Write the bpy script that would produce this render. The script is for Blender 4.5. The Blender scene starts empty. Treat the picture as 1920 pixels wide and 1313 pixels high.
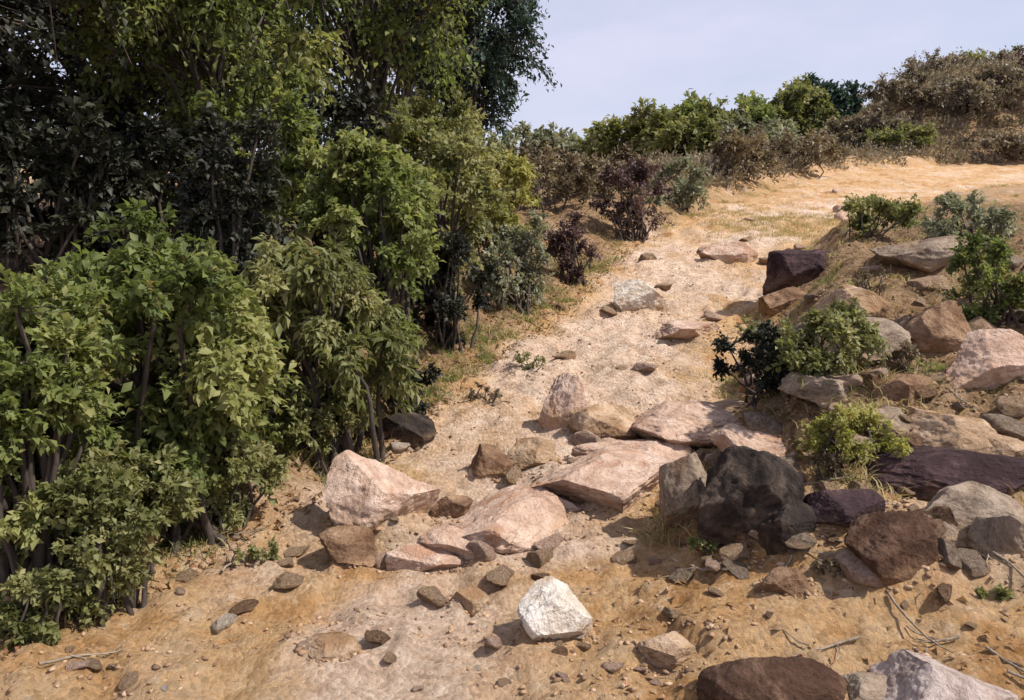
import bpy, bmesh, math, random
import numpy as np
from mathutils import Vector, Matrix
R = math.radians
S = bpy.context.scene
COL = S.collection

# ---------------------------------------------------------------- camera, sky, sun
PITCH = R(-8); FPX = 1493.0; EYE = 1.6
cam = bpy.data.objects.new("camera", bpy.data.cameras.new("camera")); COL.objects.link(cam)
cam.location = (0, 0, EYE); cam.rotation_euler = (R(90) + PITCH, 0, 0)
cam.data.sensor_width = 36; cam.data.lens = 28; cam.data.clip_end = 5000; cam.data.clip_start = .02
S.camera = cam
SUN_EL, SUN_AZ = 50.0, 104.0          # azimuth from +Y (view direction) towards +X
w = bpy.data.worlds.new("World"); S.world = w; w.use_nodes = True
nt = w.node_tree; L = nt.links
bg = nt.nodes["Background"]; bg.inputs[1].default_value = .1
sk = nt.nodes.new("ShaderNodeTexSky"); sk.sky_type = 'NISHITA'; sk.sun_disc = False
sk.sun_elevation = R(SUN_EL); sk.sun_rotation = R(SUN_AZ)
tc = nt.nodes.new("ShaderNodeTexCoord"); mp = nt.nodes.new("ShaderNodeMapping"); mp.inputs['Scale'].default_value = (1.2, 1.2, 3.5)
nz = nt.nodes.new("ShaderNodeTexNoise"); nz.inputs['Scale'].default_value = 2.2; nz.inputs['Detail'].default_value = 7; nz.inputs['Roughness'].default_value = .55
rp = nt.nodes.new("ShaderNodeValToRGB"); rp.color_ramp.elements[0].position = .32; rp.color_ramp.elements[1].position = .66
rp.color_ramp.elements[0].color = (.55, .55, .55, 1); rp.color_ramp.elements[1].color = (.93, .93, .93, 1)
mx = nt.nodes.new("ShaderNodeMixRGB"); mx.inputs[2].default_value = (5.5, 5.45, 6.75, 1)
L.new(tc.outputs['Generated'], mp.inputs[0]); L.new(mp.outputs[0], nz.inputs['Vector']); L.new(nz.outputs[0], rp.inputs[0])
L.new(rp.outputs[0], mx.inputs[0]); L.new(sk.outputs[0], mx.inputs[1]); L.new(mx.outputs[0], bg.inputs[0])
sl = bpy.data.lights.new("sun", 'SUN'); sl.energy = 4.4; sl.angle = R(1.5); sl.color = (1, .93, .83)
so = bpy.data.objects.new("sun", sl); COL.objects.link(so)
sd = Vector((math.sin(R(SUN_AZ)) * math.cos(R(SUN_EL)), math.cos(R(SUN_AZ)) * math.cos(R(SUN_EL)), math.sin(R(SUN_EL))))
so.rotation_euler = sd.to_track_quat('Z', 'Y').to_euler(); so.location = sd * 50
vs = S.view_settings; vs.view_transform = 'Standard'; vs.look = 'None'; vs.gamma = 1; vs.exposure = .5; vs.use_curve_mapping = False
S.cycles.max_bounces = 6; S.cycles.transparent_max_bounces = 4

# ---------------------------------------------------------------- noise
_rs = np.random.RandomState(7)
PERM = _rs.permutation(256); PERM = np.concatenate([PERM, PERM, PERM])
G3 = _rs.normal(size=(256, 3)); G3 /= np.linalg.norm(G3, axis=1)[:, None]
def perlin(x, y, z=0.0):
    x, y, z = np.broadcast_arrays(np.asarray(x, float), np.asarray(y, float), np.asarray(z, float))
    xi, yi, zi = np.floor(x).astype(int), np.floor(y).astype(int), np.floor(z).astype(int)
    fx, fy, fz = x - xi, y - yi, z - zi
    u, v, q = [f * f * f * (f * (f * 6 - 15) + 10) for f in (fx, fy, fz)]
    out = 0
    for dx in (0, 1):
        for dy in (0, 1):
            for dz in (0, 1):
                h = PERM[(PERM[(PERM[(xi + dx) & 255] + yi + dy) & 255] + zi + dz) & 255]
                g = G3[h]
                d = g[..., 0] * (fx - dx) + g[..., 1] * (fy - dy) + g[..., 2] * (fz - dz)
                out = out + d * (u if dx else 1 - u) * (v if dy else 1 - v) * (q if dz else 1 - q)
    return out
def fbm(x, y, z=0.0, o=4, g=.5):
    s = 0; a = 1; f = 1
    for k in range(o):
        s = s + a * perlin(np.asarray(x) * f + 13.7 * k, np.asarray(y) * f + 5.1 * k, np.asarray(z) * f); a *= g; f *= 2.03
    return s
def sst(t): t = np.clip(t, 0, 1); return t * t * (3 - 2 * t)

# ---------------------------------------------------------------- terrain
PY = [-12, 0, 2, 3.2, 4.4, 6.35, 9, 13.5, 18.6, 28, 40, 90]
PL = [-2.5, -2.4, -2.3, -1.85, -1.1, -.55, .54, 2.0, 4.9, 11.0, 24, 80]
PR = [.2, .2, .25, .42, .86, 1.75, 2.85, 4.9, 9.0, 19.0, 34, 95]
def edges(y): return np.interp(y, PY, PL), np.interp(y, PY, PR)
def base(y):
    s = 1.2; a = .155 * s * np.logaddexp(0, (y - 3) / s)
    return a - .15 * 3 * np.logaddexp(0, (y - 36) / 3)
MOUNDS = []
def H(x, y, fine=True):
    z = H0(x, y, fine)
    x = np.asarray(x, float); y = np.asarray(y, float)
    if MOUNDS:
        m = 0 * z; n_ = .6 + .9 * perlin(x * 5, y * 5, 7.7)
        for (cx, cy, rx, ry, hh) in MOUNDS:
            d = np.sqrt(((x - cx) / rx) ** 2 + ((y - cy) / ry) ** 2)
            m = np.maximum(m, hh * np.exp(-(np.maximum(d - .8, 0) / .28) ** 1.4))
        z = z + m * np.clip(n_, .15, 1.2)
    return z
def H0(x, y, fine=True):
    x = np.asarray(x, float); y = np.asarray(y, float)
    xl, xr = edges(y); z = base(y)
    wob = .25 * fbm(x * .5, y * .5, 3.3, 3)
    dr = (x - xr + wob); dl = (xl - x + wob)
    A = np.interp(y, [-5, 2.5, 3.6, 4.6, 7, 11, 15, 19], [.0, .0, .1, .42, .62, .5, .18, .0])
    z = z + A * sst(dr / 1.1) + A * .35 * sst((dr - 1.4) / 1.5)
    z = z + .28 * sst(dl / 1.4) * sst((y - 2.5) / 2) - .3 * sst((dl - 2.5) / 5)
    # hill behind the bend at the right, rising to the skyline
    z = z + 4.9 * sst((y - 34) / 9) * sst((x - 9.5 - (y - 33) * .25) / 12) + 2.5 * sst((y - 40) / 40)
    inp = sst(1 - np.maximum(np.maximum(dl, dr - .0), 0) / .8)
    # trail is worn into a shallow channel with washed-out ruts
    c = (x - (xl + xr) / 2)
    z = z - .10 * inp * sst((y - 2.2) / 2)
    rut = fbm(x * 1.3 + .35 * y, y * .35, 9.1, 3)
    z = z - .16 * np.clip(.22 - np.abs(rut), 0, 1) * inp
    z = z + (.10 + .14 * (1 - inp)) * fbm(x * .8, y * .8, 0, 3)
    if fine:
        r = 1 - np.abs(fbm(x * 2.1, y * 2.1, 5, 3)) * 2
        z = z + .055 * np.clip(r - .45, 0, 1) * 1.6
        q = fbm(x * 3.2, y * 3.2, 2, 5, .55)
        z = z + .05 * q + .020 * fbm(x * 11, y * 11, 1, 4, .65)
        z = z - .30 * np.exp(-(((x - 1.45) / .38) ** 2 + ((y - 4.45) / .3) ** 2))
        # broken little ledges on the bank and trail
        st = z / .11 + .6 * perlin(x * 1.5, y * 1.5, 4)
        fr = st - np.floor(st)
        led = (np.floor(st) + sst((fr - .25) / .35)) * .11
        k = sst((fbm(x * .9 + 4, y * .9, 8, 2) + .15) / .3) * (.25 + .35 * (1 - inp)) * np.clip(1 - (y - 12) / 8, 0, 1) * sst((x + 1.6 - 0) / 1.0)
        z = z * (1 - k) + (led - .6 * .11 * perlin(x * 1.5, y * 1.5, 4)) * k
    return z
Hs = lambda x, y: float(H(x, y))
TP = math.tan(PITCH)
def at(u, v):
    """world point on the ground seen at photo pixel u, v"""
    a = (656.5 - v) / FPX; b = (u - 960) / FPX
    d = Vector((b, math.cos(PITCH) - a * math.sin(PITCH), math.sin(PITCH) + a * math.cos(PITCH)))
    ts = np.concatenate([np.arange(1, 20, .03), np.arange(20, 120, .25)])
    zz = EYE + d.z * ts - H(d.x * ts, d.y * ts)
    i = np.argmax(zz < 0)
    t = ts[i] if zz[i] < 0 else 45.
    return Vector((d.x * t, d.y * t, Hs(d.x * t, d.y * t))), t

# ---------------------------------------------------------------- materials
def newmat(name):
    m = bpy.data.materials.new(name); m.use_nodes = True; t = m.node_tree
    return m, t, t.nodes["Principled BSDF"], t.links
def node(t, k, **kw):
    n = t.nodes.new(k)
    for a, b in kw.items():
        if a in n.inputs: n.inputs[a].default_value = b
        else: setattr(n, a, b)
    return n
def ramp(t, stops, src):
    r = t.nodes.new("ShaderNodeValToRGB"); e = r.color_ramp.elements
    while len(e) < len(stops): e.new(.5)
    for i, (p, c) in enumerate(stops):
        e[i].position = p; e[i].color = (*c, 1)
    t.links.new(src, r.inputs[0]); return r.outputs[0]
def noisen(t, scale, detail=6, rough=.6, vec=None, dist=0):
    n = t.nodes.new("ShaderNodeTexNoise"); n.inputs['Scale'].default_value = scale; n.inputs['Detail'].default_value = detail
    n.inputs['Roughness'].default_value = rough; n.inputs['Distortion'].default_value = dist
    if vec: t.links.new(vec, n.inputs['Vector'])
    return n.outputs[0]
def mixc(t, f, a, b, mode='MIX'):
    m = t.nodes.new("ShaderNodeMixRGB"); m.blend_type = mode
    for i, s in ((0, f), (1, a), (2, b)):
        if isinstance(s, (int, float)): m.inputs[i].default_value = s
        elif isinstance(s, tuple): m.inputs[i].default_value = (*s, 1)
        else: t.links.new(s, m.inputs[i])
    return m.outputs[0]
def bump(t, h, strength, dist, b):
    n = t.nodes.new("ShaderNodeBump"); n.inputs['Strength'].default_value = strength; n.inputs['Distance'].default_value = dist
    t.links.new(h, n.inputs['Height']); t.links.new(n.outputs[0], b.inputs['Normal']); return n

def ground_mat():
    m, t, b, l = newmat("trail_earth")
    pos = node(t, "ShaderNodeNewGeometry").outputs['Position']
    n1 = noisen(t, .7, 5, .6, pos, .6); n2 = noisen(t, 2.6, 11, .74, pos, .15); n3 = noisen(t, 9, 11, .76, pos); n4 = noisen(t, 85, 7, .8, pos)
    soil = ramp(t, [(.32, (.31, .155, .05)), (.44, (.50, .295, .135)), (.55, (.60, .405, .225)), (.68, (.68, .52, .36))], n2)
    pink = ramp(t, [(.34, (.50, .345, .24)), (.5, (.68, .51, .39)), (.64, (.80, .66, .54))], n3)
    aw = t.nodes.new("ShaderNodeAttribute"); aw.attribute_name = "wear"
    mw = t.nodes.new("ShaderNodeMath"); mw.operation = 'MULTIPLY_ADD'; l.new(aw.outputs['Fac'], mw.inputs[0]); mw.inputs[1].default_value = .22; l.new(n1, mw.inputs[2])
    c = mixc(t, ramp(t, [(.52, (0, 0, 0)), (.68, (1, 1, 1))], mw.outputs[0]), soil, pink)
    c = mixc(t, ramp(t, [(.56, (0, 0, 0)), (.66, (.55, .55, .55))], n3), c, (.70, .58, .44))
    at_ = t.nodes.new("ShaderNodeAttribute"); at_.attribute_name = "cover_shade"
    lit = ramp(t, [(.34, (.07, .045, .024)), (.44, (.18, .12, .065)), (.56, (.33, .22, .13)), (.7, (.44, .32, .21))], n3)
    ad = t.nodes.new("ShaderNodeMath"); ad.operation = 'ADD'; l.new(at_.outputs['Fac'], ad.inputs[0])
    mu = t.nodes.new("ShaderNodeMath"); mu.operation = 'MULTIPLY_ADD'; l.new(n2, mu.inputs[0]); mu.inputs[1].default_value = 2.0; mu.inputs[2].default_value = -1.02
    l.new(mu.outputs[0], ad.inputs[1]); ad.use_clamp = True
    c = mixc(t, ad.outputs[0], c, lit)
    vo = t.nodes.new("ShaderNodeTexVoronoi"); vo.inputs['Scale'].default_value = 42; l.new(pos, vo.inputs['Vector'])
    vc = t.nodes.new("ShaderNodeSeparateColor"); l.new(vo.outputs['Color'], vc.inputs[0])
    c = mixc(t, .55, c, ramp(t, [(0, (.55, .5, .45)), (.4, (.95, .93, .9)), (1, (1.25, 1.2, 1.15))], vc.outputs[0]), 'MULTIPLY')
    c = mixc(t, .9, c, ramp(t, [(.33, (.42, .36, .3)), (.45, (1, 1, 1)), (.62, (1, 1, 1)), (.74, (1.3, 1.26, 1.2))], n4), 'MULTIPLY')
    l.new(c, b.inputs['Base Color']); b.inputs['Roughness'].default_value = .95; b.inputs['Specular IOR Level'].default_value = .15
    ms = t.nodes.new("ShaderNodeMath"); ms.operation = 'MULTIPLY_ADD'; l.new(n3, ms.inputs[0]); ms.inputs[1].default_value = 4; l.new(n4, ms.inputs[2])
    m2 = t.nodes.new("ShaderNodeMath"); m2.operation = 'MULTIPLY_ADD'; l.new(vo.outputs['Distance'], m2.inputs[0]); m2.inputs[1].default_value = -1.0; l.new(ms.outputs[0], m2.inputs[2])
    bump(t, m2.outputs[0], 1., .016, b)
    return m
def rock_mat(name, dark, mid, light, lich=None, scale=5., dust=(.46, .30, .17)):
    m, t, b, l = newmat(name)
    tcn = node(t, "ShaderNodeTexCoord"); o = tcn.outputs['Object']
    oi = node(t, "ShaderNodeObjectInfo")
    va = t.nodes.new("ShaderNodeVectorMath"); va.operation = 'ADD'; l.new(o, va.inputs[0]); l.new(oi.outputs['Random'], va.inputs[1])
    n1 = noisen(t, scale, 8, .65, va.outputs[0], .8); n2 = noisen(t, scale * 9, 6, .7, va.outputs[0]); n3 = noisen(t, scale * .6, 4, .5, va.outputs[0], 1.5)
    c = ramp(t, [(.32, dark), (.5, mid), (.66, light)], n1)
    c = mixc(t, .75, c, ramp(t, [(.32, (.62, .58, .54)), (.5, (1, 1, 1)), (.7, (1.15, 1.13, 1.1))], n2), 'MULTIPLY')
    st = ramp(t, [(.5, (0, 0, 0)), (.64, (.75, .75, .75))], n3)
    c = mixc(t, st, c, (dark[0] * 1.1, dark[1] * .95, dark[2] * .8))
    if lich:
        c = mixc(t, ramp(t, [(.6, (0, 0, 0)), (.64, (.8, .8, .8))], noisen(t, scale * 2.4, 5, .6, va.outputs[0])), c, lich)
    # soil lodged on the rock's ledges and splashed round its foot
    tg = t.nodes.new("ShaderNodeAttribute"); tg.attribute_name = "soil"
    n5 = noisen(t, scale * 3, 7, .7, va.outputs[0], .5)
    ma = t.nodes.new("ShaderNodeMath"); ma.operation = 'MULTIPLY_ADD'; l.new(n5, ma.inputs[0]); ma.inputs[1].default_value = 3.4; ma.inputs[2].default_value = -2.15
    mb = t.nodes.new("ShaderNodeMath"); mb.operation = 'ADD'; mb.use_clamp = True; l.new(ma.outputs[0], mb.inputs[0]); l.new(tg.outputs['Fac'], mb.inputs[1])
    mcl = t.nodes.new("ShaderNodeMath"); mcl.operation = 'MULTIPLY'; l.new(mb.outputs[0], mcl.inputs[0]); mcl.inputs[1].default_value = .85
    c = mixc(t, mcl.outputs[0], c, dust)
    # cracks
    vo = t.nodes.new("ShaderNodeTexVoronoi"); vo.feature = 'DISTANCE_TO_EDGE'; vo.inputs['Scale'].default_value = scale * .8
    vn = t.nodes.new("ShaderNodeVectorMath"); vn.operation = 'MULTIPLY_ADD'; nn_ = t.nodes.new("ShaderNodeTexNoise"); nn_.inputs['Scale'].default_value = scale * 1.5; nn_.inputs['Detail'].default_value = 5
    l.new(va.outputs[0], nn_.inputs['Vector']); l.new(nn_.outputs['Color'], vn.inputs[0]); vn.inputs[1].default_value = (.22, .22, .22); l.new(va.outputs[0], vn.inputs[2]); l.new(vn.outputs[0], vo.inputs['Vector'])
    ck = ramp(t, [(0, (.5, .45, .4)), (.012, (1, 1, 1))], vo.outputs[0])
    ckm = ramp(t, [(.5, (0, 0, 0)), (.62, (.8, .8, .8))], noisen(t, scale * .9, 3, .5, va.outputs[0])); ck = mixc(t, ckm, (1, 1, 1), ck); c = mixc(t, .8, c, ck, 'MULTIPLY')
    l.new(c, b.inputs['Base Color']); b.inputs['Roughness'].default_value = .92; b.inputs['Specular IOR Level'].default_value = .2
    ms = t.nodes.new("ShaderNodeMath"); ms.operation = 'MULTIPLY_ADD'; l.new(n1, ms.inputs[0]); ms.inputs[1].default_value = 3; l.new(n2, ms.inputs[2])
    mk = t.nodes.new('ShaderNodeMath'); mk.operation = 'MULTIPLY_ADD'; l.new(ck, mk.inputs[0]); mk.inputs[1].default_value = .8; l.new(ms.outputs[0], mk.inputs[2])
    bump(t, mk.outputs[0], 1., .02, b)
    return m
def leaf_mat(name, a, b_, c_, trans=.3):
    m, t, b, l = newmat(name)
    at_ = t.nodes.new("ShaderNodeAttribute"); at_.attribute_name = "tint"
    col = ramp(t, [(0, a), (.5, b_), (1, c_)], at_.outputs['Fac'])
    pn = noisen(t, 9, 3, .5, node(t, 'ShaderNodeNewGeometry').outputs['Position']); col = mixc(t, ramp(t, [(.66, (0, 0, 0)), (.70, (.7, .7, .7))], pn), col, (c_[0] * 1.0, c_[1] * .72, c_[2] * .8))
    l.new(col, b.inputs['Base Color']); b.inputs['Roughness'].default_value = .55; b.inputs['Specular IOR Level'].default_value = .3
    tr = t.nodes.new("ShaderNodeBsdfTranslucent"); l.new(mixc(t, 1., col, (1.2, 1.22, .8), 'MULTIPLY'), tr.inputs[0])
    ms = t.nodes.new("ShaderNodeMixShader"); ms.inputs[0].default_value = trans
    l.new(b.outputs[0], ms.inputs[1]); l.new(tr.outputs[0], ms.inputs[2]); l.new(ms.outputs[0], t.nodes['Material Output'].inputs[0])
    return m
def bark_mat(name, a, b_):
    m, t, b, l = newmat(name)
    o = node(t, "ShaderNodeTexCoord").outputs['Object']
    mpn = t.nodes.new("ShaderNodeMapping"); mpn.inputs['Scale'].default_value = (9, 9, 2); l.new(o, mpn.inputs[0])
    n = noisen(t, 3, 7, .65, mpn.outputs[0], .6)
    l.new(ramp(t, [(.35, a), (.65, b_)], n), b.inputs['Base Color']); b.inputs['Roughness'].default_value = .9
    bump(t, n, .8, .02, b); return m
M = dict(
    ground=ground_mat(),
    pink=rock_mat("pink_stone", (.38, .24, .17), (.56, .40, .31), (.70, .54, .44)),
    pale=rock_mat("pale_stone", (.42, .31, .22), (.70, .59, .48), (.86, .79, .70), (.42, .38, .30), scale=7.),
    tan=rock_mat("tan_stone", (.24, .155, .09), (.43, .30, .195), (.58, .43, .31)),
    grey=rock_mat("grey_stone", (.15, .11, .08), (.29, .22, .165), (.42, .335, .26), (.33, .30, .20)),
    purple=rock_mat("purple_shade_stone", (.025, .014, .017), (.06, .034, .038), (.14, .085, .08), dust=(.20, .125, .08)),  # darkened to carry the crevice's shade; the purple-brown bank rock shares it
    rust=rock_mat("rust_stone", (.10, .052, .030), (.23, .14, .085), (.38, .25, .16), dust=(.40, .255, .145)),
    white=rock_mat("white_stone", (.42, .33, .25), (.78, .71, .63), (.88, .85, .81), scale=6.),
    greypink=rock_mat("grey_pink_stone", (.28, .21, .18), (.46, .37, .33), (.60, .51, .47)),
    heath=leaf_mat("heath_leaf", (.12, .095, .065), (.23, .185, .135), (.34, .285, .21), .3),
    redbrown=rock_mat("red_brown_stone", (.045, .022, .014), (.095, .052, .034), (.22, .135, .09), dust=(.30, .18, .10)),
    dark=rock_mat("shade_dark_stone", (.016, .012, .011), (.036, .027, .023), (.12, .088, .068), dust=(.17, .11, .07)),  # near-black colour stands in for shade in the hollow and under bushes
    leaf=leaf_mat("green_leaf", (.09, .12, .035), (.185, .22, .07), (.32, .32, .13), .48),
    leafolive=leaf_mat("olive_leaf", (.11, .12, .04), (.205, .215, .085), (.33, .31, .15), .45),
    leafyel=leaf_mat("yellow_green_leaf", (.20, .20, .05), (.33, .32, .095), (.46, .42, .17), .45),
    leafdarkshade=leaf_mat("dark_and_shade_leaf", (.012, .013, .011), (.026, .029, .018), (.052, .056, .034), .15),  # shade inside the wood put into the leaf colour; a dark bank bush shares it
    leafteal=leaf_mat("blue_green_leaf", (.024, .045, .036), (.048, .08, .06), (.085, .125, .09), .25),
    leafbrown=leaf_mat("brown_leaf", (.085, .062, .038), (.165, .125, .08), (.26, .205, .135), .3),
    leafpurple=leaf_mat("purple_brown_leaf", (.05, .026, .028), (.11, .066, .066), (.185, .12, .11), .25),
    leafgrey=leaf_mat("grey_green_leaf", (.14, .145, .095), (.24, .245, .17), (.35, .35, .25), .35),
    straw=leaf_mat("dry_grass_blade", (.25, .19, .08), (.40, .32, .15), (.52, .44, .24), .3),
    litter=leaf_mat("dead_leaf", (.11, .06, .03), (.23, .13, .06), (.38, .25, .13), .15),
    bark=bark_mat("dark_bark", (.03, .022, .018), (.09, .068, .055)),
    barkred=bark_mat("reddish_bark", (.06, .03, .018), (.17, .10, .06)),
)

# ---------------------------------------------------------------- object helpers
def props(o, label=None, cat=None, group=None, kind=None):
    if label: o["label"] = label
    if cat: o["category"] = cat
    if group: o["group"] = group
    if kind: o["kind"] = kind
    return o
def link(name, me, mat, parent=None):
    o = bpy.data.objects.new(name, me); COL.objects.link(o)
    if mat: me.materials.append(mat)
    if parent: o.parent = parent
    return o
def empty(name, loc, *a, **k):
    o = bpy.data.objects.new(name, None); COL.objects.link(o); o.location = loc; o.empty_display_size = .1
    return props(o, *a, **k)
def npmesh(name, V, F, tint=None, smooth=False):
    """V (n,3); F (m,k) constant k"""
    me = bpy.data.meshes.new(name); V = np.asarray(V, np.float32); F = np.asarray(F, np.int32); m, k = F.shape
    me.vertices.add(len(V)); me.vertices.foreach_set("co", V.ravel())
    me.loops.add(m * k); me.loops.foreach_set("vertex_index", F.ravel())
    me.polygons.add(m); me.polygons.foreach_set("loop_start", np.arange(0, m * k, k, dtype=np.int32))
    me.polygons.foreach_set("loop_total", np.full(m, k, np.int32))
    if smooth: me.polygons.foreach_set("use_smooth", np.ones(m, bool))
    me.update(calc_edges=True)
    if tint is not None:
        a = me.attributes.new("tint", 'FLOAT', 'POINT'); a.data.foreach_set("value", np.asarray(tint, np.float32))
    return me
def norm(a): return a / np.maximum(np.linalg.norm(a, axis=-1, keepdims=True), 1e-9)

# ---------------------------------------------------------------- ground sheet
def build_ground():
    ys = np.concatenate([np.linspace(-14, 1.8, 24, endpoint=False), np.linspace(1.8, 12, 290, endpoint=False),
                         np.linspace(12, 44, 190, endpoint=False), np.geomspace(44, 900, 50)])
    s = np.linspace(-1, 1, 460)
    W = 5 + 1.1 * np.maximum(ys, 0)
    X = W[:, None] * (.7 * s + 1.6 * s ** 5)[None, :]; Y = np.repeat(ys[:, None], len(s), 1)
    Z = H(X, Y)
    n, k = X.shape
    V = np.stack([X, Y, Z], -1).reshape(-1, 3)
    i = (np.arange(n - 1)[:, None] * k + np.arange(k - 1)[None, :]).ravel()
    F = np.stack([i, i + 1, i + k + 1, i + k], 1)
    me = npmesh("ground", V, F, smooth=True)
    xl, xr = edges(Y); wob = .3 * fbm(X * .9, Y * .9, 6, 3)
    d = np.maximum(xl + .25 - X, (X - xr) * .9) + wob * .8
    cov = sst((d - .05) / .6) * sst((Y - 2.5) / .8) * np.interp(Y, [0, 14, 20, 30], [1, 1, .5, .35])  # litter and soil; on the right bank the dark tone also paints its shade
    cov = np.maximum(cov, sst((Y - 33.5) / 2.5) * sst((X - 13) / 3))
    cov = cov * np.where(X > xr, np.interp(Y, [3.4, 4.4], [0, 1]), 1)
    wr_ = np.clip(1 - np.abs(X - (xl * .45 + xr * .55)) / np.maximum((xr - xl) * .5, .3), 0, 1) ** .7
    wr_ = wr_ * np.interp(Y, [11, 20, 30], [1, .45, .0]) * (1 - .75 * sst((-.45 - X) / .5) * sst((4.6 - Y) / 1.))
    a = me.attributes.new("wear", 'FLOAT', 'POINT'); a.data.foreach_set("value", wr_.ravel().astype(np.float32))
    a = me.attributes.new("cover_shade", 'FLOAT', 'POINT'); a.data.foreach_set("value", cov.ravel().astype(np.float32))
    props(link("ground", me, M['ground']), kind="structure")

# ---------------------------------------------------------------- rocks
def ico(sub):
    bm = bmesh.new(); bmesh.ops.create_icosphere(bm, subdivisions=sub, radius=1)
    V = np.array([v.co[:] for v in bm.verts]); F = np.array([[v.index for v in f.verts] for f in bm.faces]); bm.free(); return V, F
ICO = {k: ico(k) for k in (1, 2, 3, 4, 5, 6)}
def rock_mesh(seed, sx, sy, sz, sub=6, cuts=11, rough=.055, strat=1., cube=False):
    rs = np.random.RandomState(seed); V, F = ICO[sub]; V = V.copy()
    if cube: V = V / (np.abs(V) ** 5).sum(1, keepdims=True) ** .2 * .86
    for k in range(cuts):
        n = norm(rs.normal(size=3) * np.array([1, 1, 1.3])); d = rs.uniform(.5, .82)
        s = V @ n - d; V = V - np.where(s > 0, s * .985, 0)[:, None] * n
    o = rs.uniform(0, 50, 3)
    N = norm(V)
    f = fbm(V[:, 0] * 1.6 + o[0], V[:, 1] * 1.6 + o[1], V[:, 2] * 1.6 + o[2], 4, .5)
    g = np.abs(fbm(V[:, 0] * 3 + o[1], V[:, 1] * 3 + o[2], V[:, 2] * 4 + o[0], 3, .6))
    V = V + N * (rough * 1.7 * f - rough * .8 * g)[:, None]
    if sub >= 5: V = V - N * (.03 * np.clip(.12 - np.abs(fbm(V[:, 0] * 4 + o[2], V[:, 1] * 4 + o[0], V[:, 2] * 4, 4, .6)), 0, 1) * 4)[:, None]
    if sub >= 5: V = V + N * (.016 * fbm(V[:, 0] * 11, V[:, 1] * 11, V[:, 2] * 11 + o[0], 3, .6))[:, None]
    tl = rs.normal(0, .5, 2); st_ = rs.choice([.15, .4, .8, 1.1]) * strat
    q = (V[:, 2] + V[:, 0] * tl[0] + V[:, 1] * tl[1]) / rs.uniform(.22, .42) + 1.1 * fbm(V[:, 0] * 1.2 + o[0], V[:, 1] * 1.2, V[:, 2] * 1.2, 3)
    k_ = np.floor(q); fr = q - k_; amp = np.clip(.5 + 1.6 * fbm(V[:, 0] * 1.5, V[:, 1] * 1.5 + o[1], V[:, 2] * 1.5, 3), 0, 1)
    stepk = perlin(k_ * .73 + .5, o[0] * .1, .3) * (1 - sst(fr / .15)) + perlin(k_ * .73 + 1.23, o[0] * .1, .3) * sst(fr / .15)
    V = V * (1 + st_ * (.07 * stepk - .022 * amp * np.exp(-((fr - .05) / .05) ** 2)))[:, None]
    V = V * np.array([sx, sy, sz]) / .8
    me = npmesh("rock", V, F, smooth=True)
    zn = V[:, 2] / max(1e-6, V[:, 2].max())
    a = me.attributes.new("soil", 'FLOAT', 'POINT'); a.data.foreach_set("value", np.clip(1.0 - (zn + .3) * 1.5, 0, 1).astype(np.float32) + .0)
    return me
def rock(u, v, wpx, hpx, mat, label, seed, name="rock", cat="rock", group=None, depth=.8, tilt=(0, 0), rz=0, sink=.42, dz=0, rough=.055, cuts=13, cube=False):
    """rock whose foot stands on the ground seen at pixel u, v; wpx x hpx its size in the photo"""
    p, t = at(u, v); sx = wpx / FPX * t / 2; sz = hpx / FPX * t / 2
    me = rock_mesh(seed, sx, sx * depth, sz * 1.15, rough=rough, cuts=cuts, cube=cube)
    o = link(name, me, M[mat]); props(o, label, cat, group)
    o.location = (p.x, p.y + sx * depth * .5, p.z + sz * (1 - sink) + dz); o.rotation_euler = (R(tilt[0]), R(tilt[1]), R(rz))
    return o
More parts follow.
